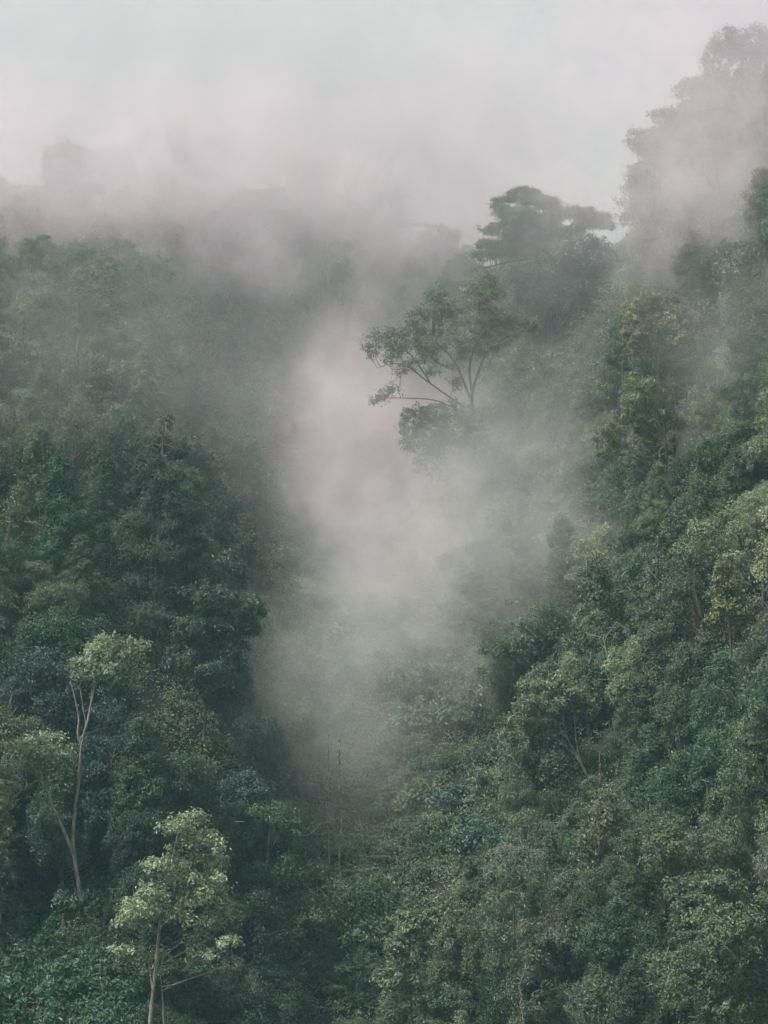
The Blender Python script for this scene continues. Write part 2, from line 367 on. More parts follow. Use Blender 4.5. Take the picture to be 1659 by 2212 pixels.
landmark('pale_leaved_tree', 'slender tree with pale leaves and a light trunk standing clear of dark foliage', 'tree', 141, (322, 2330),
    [([(322, 2330), (324, 2212), (336, 2100), (345, 2000), (362, 1900), (385, 1800, .2), (405, 1765)], 9, 2.5),
     ([(344, 2010), (362, 1985, -.3), (385, 1975, -.4), (425, 1955, -.3)], 4, 1.5), ([(330, 2140), (318, 2080, .6), (300, 2000, .4)], 4, 1.5),
     ([(352, 2280, .8), (350, 2180, .8), (345, 2110, .6), (352, 2060, .6)], 4, 2)],
    [(385, 1785, 34, 24), (420, 1775, 26, 20), (440, 1815, 30, 26), (468, 1825, 18, 15), (395, 1835, 32, 24), (460, 1865, 28, 24), (478, 1900, 18, 24), (345, 1868, 32, 22), (375, 1885, 24, 18),
     (400, 1905, 24, 16), (425, 1900, 26, 16), (455, 1925, 34, 20), (420, 1945, 34, 20), (330, 1930, 34, 24), (300, 1960, 40, 22), (285, 1985, 32, 18), (350, 1970, 26, 18), (263, 1995, 20, 12),
     (262, 2060, 22, 9), (290, 2050, 18, 8), (490, 1985, 26, 18), (500, 2030, 26, 15), (450, 2000, 26, 14), (410, 1985, 28, 16), (375, 1975, 26, 16), (480, 1945, 24, 18), (440, 2060, 24, 10)],
    (.29, .36, .22), 'pale slender tree', PALEBARK, GLOSSY, 11, .9, dict(cpm=5.2, lpc=24, cr=.42, ln=.25, wd=.125, rough=.45, up=.5), anchor=(390, 1900))
landmark('forked_tree', 'tree with two pale bending stems parting low and leafy tops', 'tree', 151, (176, 1945),
    [([(176, 1945), (166, 1885), (158, 1830), (160, 1770), (170, 1690), (176, 1610), (190, 1555), (203, 1490), (214, 1465), (240, 1450)], 8, 2.5),
     ([(176, 1610), (168, 1585), (170, 1550), (160, 1500), (152, 1470)], 4.5, 2), ([(172, 1600), (185, 1570), (178, 1520), (172, 1480)], 3, 1.5), ([(196, 1530), (198, 1495), (206, 1470)], 2.5, 1.5),
     ([(214, 1463), (250, 1450), (292, 1450)], 2.5, 1),
     ([(162, 1850, -.3), (140, 1790, -.6), (118, 1740, -.8), (108, 1705, -.9), (88, 1682, -1), (62, 1698, -1.1), (30, 1720, -1.1)], 7, 2.5), ([(104, 1695, -1), (106, 1670, -1), (98, 1640, -1)], 3, 1.2)],
    [(180, 1440, 26, 18), (215, 1415, 36, 22), (235, 1385, 26, 18), (262, 1410, 30, 18), (292, 1395, 22, 13), (205, 1450, 24, 14), (170, 1460, 18, 11), (250, 1440, 24, 12),
     (60, 1612, 34, 20, -1), (100, 1605, 36, 22, -1), (135, 1625, 26, 20, -1.2), (40, 1650, 30, 20, -1), (80, 1645, 34, 18, -1), (130, 1665, 24, 14, -1), (35, 1690, 24, 18, -1.2), (14, 1730, 22, 20, -1), (120, 1585, 18, 12, -1)],
    (.25, .315, .195), 'pale fork-stemmed tree', PALEBARK, GLOSSY, 12, .7, dict(cpm=5.4, lpc=26, cr=.44, ln=.24, wd=.12, rough=.45), split=8, anchor=(170, 1650))
landmark('conifer_tree', 'dark shaggy tapering conifer with bleached dead twigs along its flank', 'tree', 177, (330, 1500),
    [([(330, 1500), (335, 1300), (345, 1100), (352, 960), (357, 885)], 9, 1.5)],
    [(356, 905, 14, 16), (340, 960, 24, 22), (375, 975, 22, 18), (325, 1010, 30, 22), (365, 1030, 34, 20), (300, 1060, 34, 22), (345, 1080, 36, 24), (385, 1075, 26, 16), (290, 1130, 38, 24), (340, 1140, 40, 26), (390, 1135, 36, 22),
     (300, 1195, 40, 26), (360, 1200, 44, 24), (420, 1185, 34, 20), (310, 1260, 44, 28), (380, 1265, 46, 26), (440, 1250, 34, 20), (330, 1330, 44, 28), (400, 1330, 44, 24)],
    (.07, .09, .064), 'dark shaggy conifer', BARK, NEEDLE, 13, 1.6, dict(cpm=6.5, lpc=48, cr=.5, ln=.26, wd=.085, droop=.8, up=.6, rough=.5), dead=26)
landmark('leafy_tree', 'broadleaf tree leaning out over the misty ravine beside the conifer', 'tree', 171, (440, 1600),
    [([(440, 1600), (450, 1480), (470, 1400), (500, 1330), (530, 1310)], 6, 2)],
    [(545, 1320, 24, 22), (515, 1305, 34, 24), (480, 1300, 34, 22), (530, 1355, 30, 24), (495, 1360, 32, 22), (505, 1395, 24, 18), (455, 1340, 34, 24), (470, 1395, 30, 24), (445, 1285, 38, 26), (420, 1360, 44, 30), (405, 1420, 44, 30), (455, 1440, 38, 26), (500, 1440, 30, 24), (430, 1490, 44, 28), (480, 1500, 36, 26)],
    (.062, .095, .06), 'tree leaning over the ravine', BARK, GLOSSY, 14, 1.2, dict(cpm=4, lpc=26, cr=.42, ln=.32, wd=.13, rough=.4))
landmark('twin_crowned_tree', 'open-branched spreading tree with two rounded tops on the misty knoll', 'tree', 213, (1020, 905),
    [([(1020, 905), (1020, 850), (1035, 800), (1050, 765), (1082, 735), (1126, 717), (1150, 710)], 6.5, 1.5), ([(1016, 860), (998, 815), (985, 785), (962, 757), (940, 735), (935, 690), (942, 640)], 4.5, 1),
     ([(1020, 850), (1014, 800), (1022, 760), (1040, 720), (1035, 660), (1036, 615)], 5, 1.5), ([(1005, 880, .4), (960, 850), (918, 820), (885, 795), (850, 785), (815, 795)], 3.5, 1),
     ([(930, 828), (905, 790), (880, 760), (850, 745)], 3, 1.2), ([(985, 785), (960, 790), (930, 770), (900, 735), (890, 715)], 3.5, 1.2), ([(1000, 890), (940, 865), (880, 860), (835, 860)], 3, 1)],
    [(805, 740, 20, 18), (830, 725, 24, 20), (855, 745, 24, 20), (845, 775, 18, 13), (800, 765, 14, 9), (870, 715, 20, 14), (900, 690, 26, 20), (925, 675, 24, 20), (945, 640, 21, 20), (950, 660, 24, 18),
     (915, 715, 26, 18), (965, 700, 28, 22), (985, 670, 20, 18), (950, 740, 26, 18), (985, 735, 28, 20), (1015, 625, 22, 22), (1045, 615, 27, 20), (1058, 640, 24, 22), (1030, 655, 27, 22), (1060, 675, 24, 20),
     (1020, 695, 26, 22), (1050, 715, 30, 20), (1085, 690, 26, 18), (1115, 690, 26, 16), (1148, 702, 20, 12), (1090, 715, 22, 12), (1015, 745, 24, 18), (1050, 755, 20, 13), (925, 770, 22, 15), (890, 745, 20, 14),
     (865, 805, 14, 12), (830, 852, 18, 14), (815, 868, 14, 10), (850, 840, 14, 8), (1055, 790, 18, 10), (885, 790, 18, 12), (935, 800, 18, 12), (975, 785, 20, 13), (1000, 765, 20, 14), (920, 745, 24, 18), (1075, 740, 22, 14), (1105, 725, 18, 10), (985, 825, 14, 9)],
    (.125, .165, .1), 'twin-topped tree', BARK, LEAF, 15, 1.6, dict(cpm=4.2, lpc=26, cr=.46, ln=.22, wd=.115, rough=.6, low=-.9))
landmark('flat_topped_pine', 'gnarled pine with flat layered branches on the ridge above the mist', 'tree', 236, (1222, 600),
    [([(1222, 600), (1216, 550), (1200, 525), (1192, 500), (1180, 470), (1165, 430)], 8, 2), ([(1200, 528), (1215, 505), (1225, 490), (1270, 480), (1310, 490)], 4, 1.2), ([(1225, 580), (1150, 560), (1090, 568), (1050, 578), (1030, 575)], 4.5, 1.2), ([(1090, 570), (1075, 590), (1066, 605)], 2.5, 1), ([(1190, 500), (1140, 480), (1100, 455), (1070, 440)], 3.5, 1)],
    [(1135, 420, 36, 13), (1085, 435, 24, 7), (1078, 450, 18, 6), (1165, 440, 40, 14), (1195, 445, 22, 14), (1110, 470, 44, 15), (1160, 475, 48, 16), (1215, 460, 40, 14), (1250, 468, 34, 13), (1290, 468, 32, 11), (1305, 492, 18, 10), (1270, 485, 24, 8),
     (1085, 500, 40, 15), (1140, 510, 44, 16), (1195, 500, 42, 15), (1062, 525, 30, 12), (1040, 550, 20, 10), (1065, 552, 28, 11), (1110, 540, 42, 15), (1150, 545, 36, 13), (1235, 495, 30, 9)],
    (.1, .13, .092), 'flat-topped pine', BARK, NEEDLE, 16, 2.2, dict(cpm=8, lpc=50, cr=.42, ln=.28, wd=.055, up=1.0, low=-.4, flat=.6, droop=-.6, rough=.45))
landmark('domed_tree', 'domed tree in rust-brown leaf on the right slope', 'tree', 197, (1425, 850),
    [([(1425, 850), (1422, 760), (1420, 690)], 6, 3)],
    [(1420, 665, 40, 30), (1380, 680, 32, 28), (1460, 670, 34, 26), (1365, 710, 26, 28), (1400, 710, 38, 32), (1445, 705, 38, 30), (1485, 695, 26, 24), (1380, 745, 30, 24), (1425, 750, 36, 26), (1465, 735, 32, 24), (1400, 645, 22, 12), (1450, 645, 22, 12)],
    (.2, .19, .11), 'rust-brown domed tree', BARK, LEAF, 17, 1.8, dict(cpm=4, lpc=34, cr=.36, ln=.22, wd=.12, rough=.3))
landmark('crooked_tree', 'upright dark green tree with a bare crooked trunk on the olive slope', 'tree', 187, (1440, 990),
    [([(1440, 990), (1437, 945), (1432, 915), (1400, 890), (1390, 850), (1370, 820)], 5, 1.5), ([(1434, 925), (1445, 880), (1420, 850)], 3, 1), ([(1432, 935), (1395, 915), (1350, 905)], 2.5, 1)],
    [(1365, 815, 14, 16), (1378, 840, 22, 16), (1405, 835, 18, 18), (1360, 865, 22, 18), (1395, 865, 28, 22), (1425, 865, 22, 22), (1350, 895, 24, 22), (1385, 900, 26, 18), (1430, 895, 22, 16), (1320, 930, 20, 18), (1300, 950, 20, 22), (1335, 960, 22, 18), (1315, 980, 18, 16), (1455, 915, 26, 18), (1400, 930, 24, 14)],
    (.15, .185, .09), 'crooked-trunked tree', BARK, LEAF, 18, 1.2, dict(cpm=4, lpc=30, cr=.4, ln=.24, wd=.11, rough=.4))
landmark('fan_stemmed_tree', 'pale spreading tree whose bare stems fan out from one foot', 'tree', 168, (1275, 1690),
    [([(1275, 1690), (1255, 1650), (1215, 1605), (1160, 1580), (1130, 1570)], 4, 1.3), ([(1265, 1670), (1245, 1630), (1215, 1580), (1190, 1540)], 4, 1.3), ([(1260, 1660), (1248, 1620), (1243, 1580), (1240, 1520)], 3.5, 1.3), ([(1250, 1640), (1225, 1590), (1215, 1530), (1205, 1490)], 3, 1)],
    [(1205, 1475, 36, 18), (1165, 1490, 34, 20), (1240, 1490, 30, 18), (1140, 1520, 34, 20), (1190, 1515, 36, 18), (1240, 1520, 32, 18), (1270, 1530, 22, 14), (1120, 1560, 32, 18), (1160, 1555, 34, 16), (1210, 1550, 36, 16), (1245, 1560, 24, 14), (1105, 1590, 22, 14), (1180, 1580, 24, 10)],
    (.15, .18, .1), 'pale fan-stemmed tree', PALEBARK, GLOSSY, 19, 1.6, dict(cpm=4.2, lpc=24, cr=.42, ln=.34, wd=.13, rough=.4, up=.7))
landmark('narrow_tree', 'narrow yellowish green tree with a pointed tip among darker crowns', 'tree', 160, (1580, 1420),
    [([(1580, 1420), (1575, 1330), (1560, 1220)], 5, 2)],
    [(1560, 1225, 14, 16), (1555, 1250, 18, 18), (1575, 1255, 20, 18), (1555, 1280, 20, 20), (1585, 1285, 24, 18), (1560, 1310, 20, 20), (1600, 1310, 22, 18), (1555, 1340, 18, 20), (1610, 1340, 24, 18)],
    (.165, .185, .08), 'narrow yellowish tree', BARK, LEAF, 20, .8, dict(cpm=4.4, lpc=30, cr=.36, ln=.24, wd=.12))
landmark('ivy_clad_tree', 'big tree smothered in ivy with lobed bulging outline at lower right corner', 'tree', 131, (1560, 2400),
    [([(1560, 2400), (1555, 2200), (1560, 2000)], 16, 6)],
    [(1570, 1945, 62, 50), (1510, 1985, 55, 48), (1620, 1990, 55, 50), (1560, 2020, 66, 56), (1490, 2050, 55, 50), (1630, 2060, 56, 55), (1550, 2100, 70, 55), (1470, 2110, 45, 40), (1620, 2140, 58, 50), (1445, 2090, 40, 34), (1560, 2180, 60, 46), (1650, 2200, 46, 46), (1480, 1940, 34, 26)],
    (.115, .165, .088), 'ivy-smothered tree', BARK, LEAF, 21, 1.6, dict(cpm=4.4, lpc=36, cr=.34, ln=.2, wd=.12, rough=.35, low=-.8))
landmark('mound_tree', 'low mounded olive tree right of the dangling creeper', 'tree', 138, (1500, 1990),
    [([(1500, 1990), (1495, 1900), (1480, 1830)], 7, 3)],
    [(1430, 1810, 26, 24), (1470, 1815, 44, 26), (1520, 1825, 44, 28), (1560, 1850, 36, 26), (1420, 1845, 34, 28), (1470, 1855, 46, 28), (1530, 1870, 44, 26), (1440, 1885, 38, 24), (1500, 1895, 40, 20)],
    (.118, .152, .082), 'olive mounded tree', BARK, LEAF, 22, 1.6, dict(cpm=4, lpc=36, cr=.36, ln=.2, wd=.1))
landmark('draped_tree', 'brown-tinged tree hung with ragged creepers and dry seed pods', 'tree', 142, (1130, 2380),
    [([(1130, 2380), (1125, 2200), (1110, 2020), (1115, 1920)], 9, 3), ([(1110, 2050), (1150, 2000), (1200, 1960), (1250, 1930)], 4, 1.5)],
    [(1110, 1880, 36, 20), (1075, 1905, 30, 22), (1150, 1880, 36, 20), (1100, 1935, 36, 26), (1060, 1960, 30, 30), (1130, 1960, 34, 30), (1075, 2010, 32, 36), (1125, 2030, 36, 36), (1170, 1930, 36, 26), (1080, 2070, 34, 36), (1130, 2100, 36, 34), (1100, 2140, 34, 30), (1220, 1900, 40, 20), (1200, 1990, 36, 30)],
    (.11, .15, .09), 'creeper-draped tree', BARK, LEAF, 23, 1.2, dict(cpm=3.6, lpc=28, cr=.42, ln=.26, wd=.07, droop=1.3, rough=.55), dead=6)
landmark('spire_tree', 'pale-leaved spire tree rising beside the dark ferny hollow at bottom', 'tree', 146, (890, 2330),
    [([(890, 2330), (888, 2150), (882, 1990)], 6, 2)],
    [(880, 1995, 24, 26), (870, 2030, 28, 22), (905, 2020, 24, 22), (850, 2065, 30, 22), (890, 2060, 32, 24), (930, 1985, 26, 20), (960, 1970, 22, 16), (845, 2105, 30, 22), (890, 2105, 32, 24), (870, 2150, 34, 26), (920, 2140, 28, 24)],
    (.15, .195, .11), 'pale spire tree', BARK, GLOSSY, 24, 1, dict(cpm=4, lpc=24, cr=.38, ln=.28, wd=.14))
landmark('veiled_pine', 'faint pine showing through mist near the top right edge', 'tree', 212, (1560, 500),
    [([(1560, 500), (1550, 400), (1540, 320), (1520, 270)], 7, 2), ([(1545, 340), (1500, 330), (1480, 290)], 3, 1.5)],
    [(1500, 255, 26, 11), (1550, 252, 34, 12), (1580, 265, 26, 10), (1485, 275, 18, 14), (1478, 310, 16, 18), (1545, 290, 34, 14), (1490, 345, 20, 14)],
    (.05, .07, .05), 'faint pine in the mist', BARK, NEEDLE, 25, 1.4, dict(cpm=5, lpc=36, cr=.4, ln=.28, wd=.06, up=1, flat=.5, droop=-.5))
landmark('dark_round_tree', 'dense dark tree under the right arm of the flat-topped pine', 'tree', 231, (1260, 700),
    [([(1260, 700), (1260, 600)], 6, 3)],
    [(1255, 535, 40, 26), (1290, 550, 34, 28), (1230, 565, 36, 26), (1265, 575, 44, 30), (1300, 590, 32, 30), (1190, 575, 34, 26), (1160, 590, 36, 26), (1130, 600, 32, 24), (1210, 610, 46, 30), (1270, 625, 44, 30), (1150, 640, 40, 28), (1230, 660, 44, 28), (1290, 660, 36, 26)],
    (.045, .066, .048), 'dark tree under the pine', BARK, LEAF, 26, 2, dict(cpm=3.4, lpc=34, cr=.5, ln=.26, wd=.13))
landmark('ivy_bush', 'rounded leafy bush below the twin-topped tree, half in mist', 'bush', 212, (960, 990),
    [([(960, 990), (958, 930)], 3, 2)],
    [(900, 900, 30, 22), (940, 895, 34, 24), (985, 895, 34, 26), (1020, 905, 28, 28), (890, 930, 30, 24), (935, 930, 38, 28), (985, 935, 38, 30), (1025, 945, 26, 28), (900, 960, 34, 24), (960, 970, 44, 26), (1010, 985, 30, 24), (1060, 970, 34, 30), (1050, 1015, 40, 34), (990, 1025, 44, 34), (930, 1005, 34, 26), (1095, 1020, 40, 36), (1020, 1070, 50, 40), (1090, 1080, 50, 40)],
    (.085, .115, .06), 'bush below the twin-topped tree', BARK, LEAF, 27, 1.5, dict(cpm=4, lpc=34, cr=.36, ln=.2, wd=.1))
landmark('edge_tree', 'olive tree hung with creepers, cut by the left edge of the picture', 'tree', 148, (0, 1990),
    [([(0, 1990), (-4, 1850), (-10, 1700), (10, 1600)], 7, 2.5)],
    [(-10, 1560, 36, 26), (30, 1565, 32, 18), (60, 1560, 18, 10), (0, 1600, 34, 28), (-20, 1650, 34, 34), (5, 1700, 30, 34), (-15, 1760, 34, 34), (12, 1800, 18, 30), (-5, 1840, 24, 30)],
    (.165, .19, .11), 'olive tree at the left edge', BARK, LEAF, 28, .8, dict(cpm=3.8, lpc=26, cr=.4, ln=.26, wd=.1, droop=1, rough=.5))

# bare trunks, dead wood and creepers that stand out
def snag(name, label, Y, base, stems, seed, mat=DEAD, extra=4, L=2.2):
    rng = np.random.default_rng(seed); s = ppm(Y); root = empty(name, P(*base, Y)); tag(root, label, 'dead tree'); tb = MB(); bb = MB()
    for st in stems:
        c = curve([np.array([(q[0] - base[0]) * s, q[2] if len(q) > 2 else 0, (base[1] - q[1]) * s]) for q in st[0]], 18)
        tb.tube(c, np.linspace(st[1] * s, st[2] * s, len(c)), 7)
        for _ in range(extra):
            a = c[rng.integers(len(c) // 2, len(c))]; d = rng.normal(0, 1, 3); d[2] = abs(d[2]) * .8
            twigs(bb, a, d, L * rng.uniform(.5, 1), st[2] * s * .8, rng, 2)
    link('trunk', tb.mesh(name + '_trunk', mat), root)
    if bb.n: link('branches', bb.mesh(name + '_branches', mat), root)
snag('dead_snag', 'thin dead tree with two bare leaning stems right of the fan-stemmed tree', 170, (1325, 1500), [([(1325, 1500), (1318, 1440), (1308, 1400), (1303, 1370)], 3.5, 1.2), ([(1325, 1495), (1310, 1455), (1285, 1425)], 2, .8), ([(1330, 1500), (1334, 1440)], 2, 1)], 31)
snag('dead_snag', 'pale bare branch below the crooked-trunked tree', 190, (1428, 1010), [([(1428, 1010), (1425, 975), (1440, 962)], 2.5, 1), ([(1426, 985), (1455, 966)], 1.8, .8)], 32, L=1.6)
snag('dead_snag', 'bare forked twig tree near the right edge at mid height', 152, (1640, 1530), [([(1640, 1530), (1638, 1490), (1632, 1470)], 2.5, 1), ([(1640, 1505), (1652, 1480)], 1.5, .8)], 33)
snag('bare_trunk', 'dark bare trunk on the yellowish slope inside the mist', 188, (1200, 1400), [([(1200, 1400), (1196, 1370), (1188, 1330), (1180, 1310)], 5, 2.5), ([(1205, 1370), (1215, 1340)], 2, 1)], 34, BARK, 2)
snag('bare_trunk', 'straight pale trunk glimpsed in fog on the upper ridge', 258, (541, 640), [([(541, 640), (543, 590), (545, 545)], 2.8, 2)], 35, DEAD, 0)
snag('bare_trunk', 'tall thin trunk glimpsed in fog right of the other pale one', 258, (709, 640), [([(709, 640), (710, 580), (712, 525)], 2.4, 1.6)], 36, DEAD, 0)
def creeper(label, Y, pts, seed, r=1.2):
    rng = np.random.default_rng(seed); s = ppm(Y); root = empty('hanging_vine', P(*pts[0], Y)); tag(root, label, 'vine', 'vines hanging down in long cords')
    tb = MB(); lb = MB(); c = curve([np.array([(x - pts[0][0]) * s, 0, (pts[0][1] - y) * s]) for x, y in pts], 40)
    c[:, :2] += np.cumsum(rng.normal(0, .03, (len(c), 2)), 0); tb.tube(c, np.full(len(c), r * s), 5)
    q = c[rng.integers(0, len(c), 90)] + rng.normal(0, .1, (90, 3)); leaves(lb, q, rng.normal(0, 1, (90, 3)) + [0, -.8, .4], rng, .2, .1, 1)
    link('stem', tb.mesh('vine_stem', DEAD), root); link('leaves', lb.mesh('vine_leaves', LEAF), root, (.1, .13, .06))
creeper('long thin vine hanging in mist, left of two in the ravine', 172, [(711, 1590), (714, 1690), (711, 1760), (715, 1830), (713, 1890)], 41, .9)
creeper('long thin vine hanging in mist, right of two in the ravine', 172, [(735, 1600), (731, 1680), (734, 1760), (730, 1820), (733, 1880)], 42, .9)
creeper('pale vine dangling straight down the right slope above brown creepers', 147, [(1296, 1620), (1301, 1680), (1299, 1760), (1303, 1800), (1300, 1850)], 43, .8)
creeper('pale vine with dry pods drooping at the bottom beside the draped tree', 139, [(1135, 2080), (1120, 2140), (1118, 2230)], 44, 1.5)

# ------------------------------------------------------------------ the rest of the wood: one thing per tree
rng = np.random.default_rng(7); rnd = random.Random(5)
FP = np.array(FOOT); placed = []
def region(u, v):
    """colours and forms that grow there"""
    if u < .36 and v > .62: cols = ['dark green', 'deep green', 'dark green', 'blue-green', 'deep green', 'grey-green']; fm = ['round', 'ragged', 'pointed', 'round', 'spreading']
    elif u < .36 and v > .3: cols = ['grey-green', 'mid green', 'deep green', 'olive', 'grey-green']; fm = ['round', 'ragged', 'pointed', 'ragged', 'conifer']
    elif v < .32 and u < .6: cols = ['olive', 'mid green', 'grey-green', 'olive', 'mid green']; fm = ['round', 'spreading', 'ragged', 'round']
    elif u > .6 and v < .32: cols = ['olive', 'grey-green', 'mid green', 'brownish']; fm = ['round', 'ragged', 'spreading']
    elif .6 < u < .9 and v < .52: cols = ['olive', 'yellowish green', 'mid green', 'olive', 'grey-green', 'mid green']; fm = ['round', 'pointed', 'round', 'ragged']
    elif .55 < u < .72 and v < .66: cols = ['yellowish green', 'olive', 'mid green']; fm = ['round', 'spreading']
    elif u >= .6: cols = ['deep green', 'mid green', 'deep green', 'grey-green', 'olive', 'mid green', 'mid green', 'pale green']; fm = ['pointed', 'round', 'pointed', 'ragged', 'columnar', 'round']
    else: cols = ['deep green', 'mid green', 'olive', 'deep green']; fm = ['round', 'ragged', 'spreading']
    return rnd.choice(cols), rnd.choice(fm)
def hollow(u, v):
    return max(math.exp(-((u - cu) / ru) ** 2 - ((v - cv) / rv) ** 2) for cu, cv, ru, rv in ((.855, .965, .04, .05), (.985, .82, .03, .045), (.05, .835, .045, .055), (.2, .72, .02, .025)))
def far_enough(p, r):
    for q, r2 in placed:
        if np.linalg.norm((p - q) * [1, .75, 1]) < (r + r2) * .57: return False
    return True
TREES = []
for _ in range(22000):
    if len(TREES) >= 340: break
    u, v = rng.uniform(-.05, 1.05), rng.uniform(.0, 1.04)
    if v < np.interp(u, RU, RV) + .012 or rng.random() < shrubby(u, v) * .97: continue
    if .38 < u < .6 and .33 < v < .68 and rng.random() < .85: continue
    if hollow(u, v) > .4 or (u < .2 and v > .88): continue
    if math.sin(31 * u + 9 * v + 1.3) * math.sin(43 * v - 14 * u) + .5 * math.sin(67 * u - 20 * v) * math.sin(71 * v + 2) > .74: continue
    Y = Ycan(u, v) + rng.uniform(-2.5, 3); p = P(u * 1659, v * 2212, Y); s = ppm(Y)
    r = rng.uniform(1.7, 3.6) * (1.12 if v < .35 else 1)
    if not far_enough(p, r): continue
    d = np.hypot(FP[:, 0] - u * 1659, (FP[:, 1] - v * 2212))
    if ((d < FP[:, 2] * 1.0 + r / s * 1.1) & (Y - r * .8 < FP[:, 3] + 2.0)).any(): continue
    col, form = region(u, v); placed.append((p, r)); TREES.append((u * 1659, v * 2212, Y, r, col, form, p))
def copy_tree(pr, name, loc, rz, s, col):
    t = empty(name, loc, rz, s); link('crown', pr[0], t, col); link('trunk', pr[1], t)
    for b in (pr[2] if rnd.random() < .4 else []): link('bare_branch', b, t)
    return t
WORD = {'round': 'round-crowned', 'pointed': 'pointed', 'ragged': 'ragged open', 'spreading': 'spreading', 'columnar': 'narrow upright', 'conifer': 'shaggy conical'}
def where(x, y, ax, ay):
    dx, dy = x - ax, y - ay
    if abs(dx) > 2.2 * abs(dy): return 'right of' if dx > 0 else 'left of'
    if abs(dy) > 2.2 * abs(dx): return 'below' if dy > 0 else 'above'
    return ('below and ' if dy > 0 else 'above and ') + ('right of' if dx > 0 else 'left of')
ORD = ['', 'second ', 'third ', 'fourth ', 'fifth ', 'sixth ', 'seventh ', 'eighth ', 'ninth ', 'tenth ', 'eleventh ', 'twelfth ']
def labeller(items, noun):
    """items: (x, y, look) -> labels telling each by its look and the landmark it stands next to"""
    key = {}
    for i, (x, y, look) in enumerate(items):
        a = min(ANCH, key=lambda q: math.hypot(x - q[0], y - q[1])); k = (look, where(x, y, a[0], a[1]), a[2])
        key.setdefault(k, []).append((math.hypot(x - a[0], y - a[1]), i))
    out = [None] * len(items)
    for (look, rel, ph), L in key.items():
        for n, (_, i) in enumerate(sorted(L)):
            t = f'{ORD[min(n, 11)]}{look} {noun} {rel} the {ph}'
            out[i] = t
    return out
labs = labeller([(t[0], t[1], t[4] + ' ' + WORD[t[5]]) for t in TREES], 'tree')
for (x, y, Y, r, col, form, p), lb in zip(TREES, labs):
    k = r / 3.0; pr = FORMS[form][rnd.randrange(len(FORMS[form]))]
    c = np.array(COL[col]) * rng.uniform(.82, 1.2) * rng.uniform(.96, 1.04, 3)
    t = copy_tree(pr, form + '_tree' if form != 'conifer' else 'shaggy_conifer', (p[0], p[1], p[2] - HC * k + rng.uniform(-1.2, 1.0)), rng.uniform(0, 6.28), (k * rng.uniform(.92, 1.1), k * rng.uniform(.92, 1.1), k * rng.uniform(.95, 1.15)), tuple(c))
    tag(t, lb, 'tree', 'trees crowding the slopes')

# shrubs and tree ferns on the low-growth slopes
def on_ground(u, v):
    """first point of the ground along the sight line"""
    Y = np.arange(100, 340, .5); H = KH * Y; x = (u - .5) * .75 * H; z = (.5 - v) * H
    hit = np.nonzero(ground(x, Y) > z)[0]
    if not len(hit): return None
    i = hit[0]; return np.array([x[i], Y[i], z[i]])
SH = []
for _ in range(9000):
    if len(SH) >= 190: break
    u, v = rng.uniform(0, 1), rng.uniform(.3, 1.02)
    if rng.random() > shrubby(u, v) or (_ % 3 and not (u < .22 and v > .85)): continue
    p = on_ground(u, v)
    if p is None or any(np.linalg.norm(p - q[2]) < (1.2 if u < .22 and v > .85 else 1.9) for q in SH): continue
    col = rnd.choice(['deep green', 'mid green', 'olive', 'mid green', 'blue-green'] if v > .65 else ['mid green', 'olive', 'grey-green', 'olive'])
    if u < .22 and v > .85: col = rnd.choice(['fresh green', 'fresh green', 'deep green'])
    SH.append((u * 1659, v * 2212, p, col))
for (x, y, p, col), lb in zip(SH, labeller([(q[0], q[1], 'low ' + q[3]) for q in SH], 'shrub')):
    k = rng.uniform(.8, 1.6); pr = SHRUBS[rnd.randrange(3)]; t = empty('shrub', p - [0, 0, .2], rng.uniform(0, 6.28), (k, k, k * rng.uniform(.9, 1.3)))
    link('foliage', pr[0], t, np.array(COL[col]) * rng.uniform(1.0, 1.4)); link('stem', pr[1], t); tag(t, lb, 'shrub', 'shrubs on the ravine slopes')
FE = []
for (cx, cy, n, sx, sy) in ((900, 1720, 12, 90, 60), (930, 1810, 12, 70, 50), (800, 1930, 10, 90, 40), (880, 1870, 8, 90, 50), (640, 2170, 5, 80, 30), (700, 2050, 4, 60, 30)):
    for _ in range(n):
        x, y = rng.normal(cx, sx * .55), rng.normal(cy, sy * .55); p = on_ground(x / 1659, y / 2212)
        if p is not None and all(np.linalg.norm(p - q[2]) > 1.5 for q in FE): FE.append((x, y, p))
for (x, y, p), lb in zip(FE, labeller([(q[0], q[1], 'feathery green') for q in FE], 'tree fern')):
    k = rng.uniform(.42, .68); pr = FERNS[rnd.randrange(2)]; t = empty('tree_fern', p, rng.uniform(0, 6.28), (k, k, k * 1.1))
    link('fronds', pr[0], t, np.array((.09, .13, .055)) * rng.uniform(.85, 1.2)); link('stem', pr[1], t); tag(t, lb, 'fern', 'tree ferns in the ravine')

# ground cover over the slopes that face the camera
gu = rng.uniform(-.08, 1.08, 60000); gY = rng.uniform(105, 330, 60000) ; gxx = (gu - .5) * .75 * KH * gY; gz = ground(gxx, gY)
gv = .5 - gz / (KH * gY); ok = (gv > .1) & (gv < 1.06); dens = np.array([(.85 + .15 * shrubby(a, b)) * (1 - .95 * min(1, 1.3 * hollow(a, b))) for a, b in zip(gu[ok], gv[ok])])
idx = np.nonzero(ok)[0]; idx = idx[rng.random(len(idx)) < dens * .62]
print('ground tufts', len(idx))
base = np.stack([gxx[idx], gY[idx], gz[idx]], -1); hgt = .35 + .55 * np.abs(waves(base[:, 0] * 2.3, base[:, 1] * 2.3)) + rng.random(len(idx)) * .5
k = 36; pos = np.repeat(base, k, 0); hh = np.repeat(hgt, k); off = rng.normal(0, 1, (len(pos), 3)) * [.42, .5, .2]
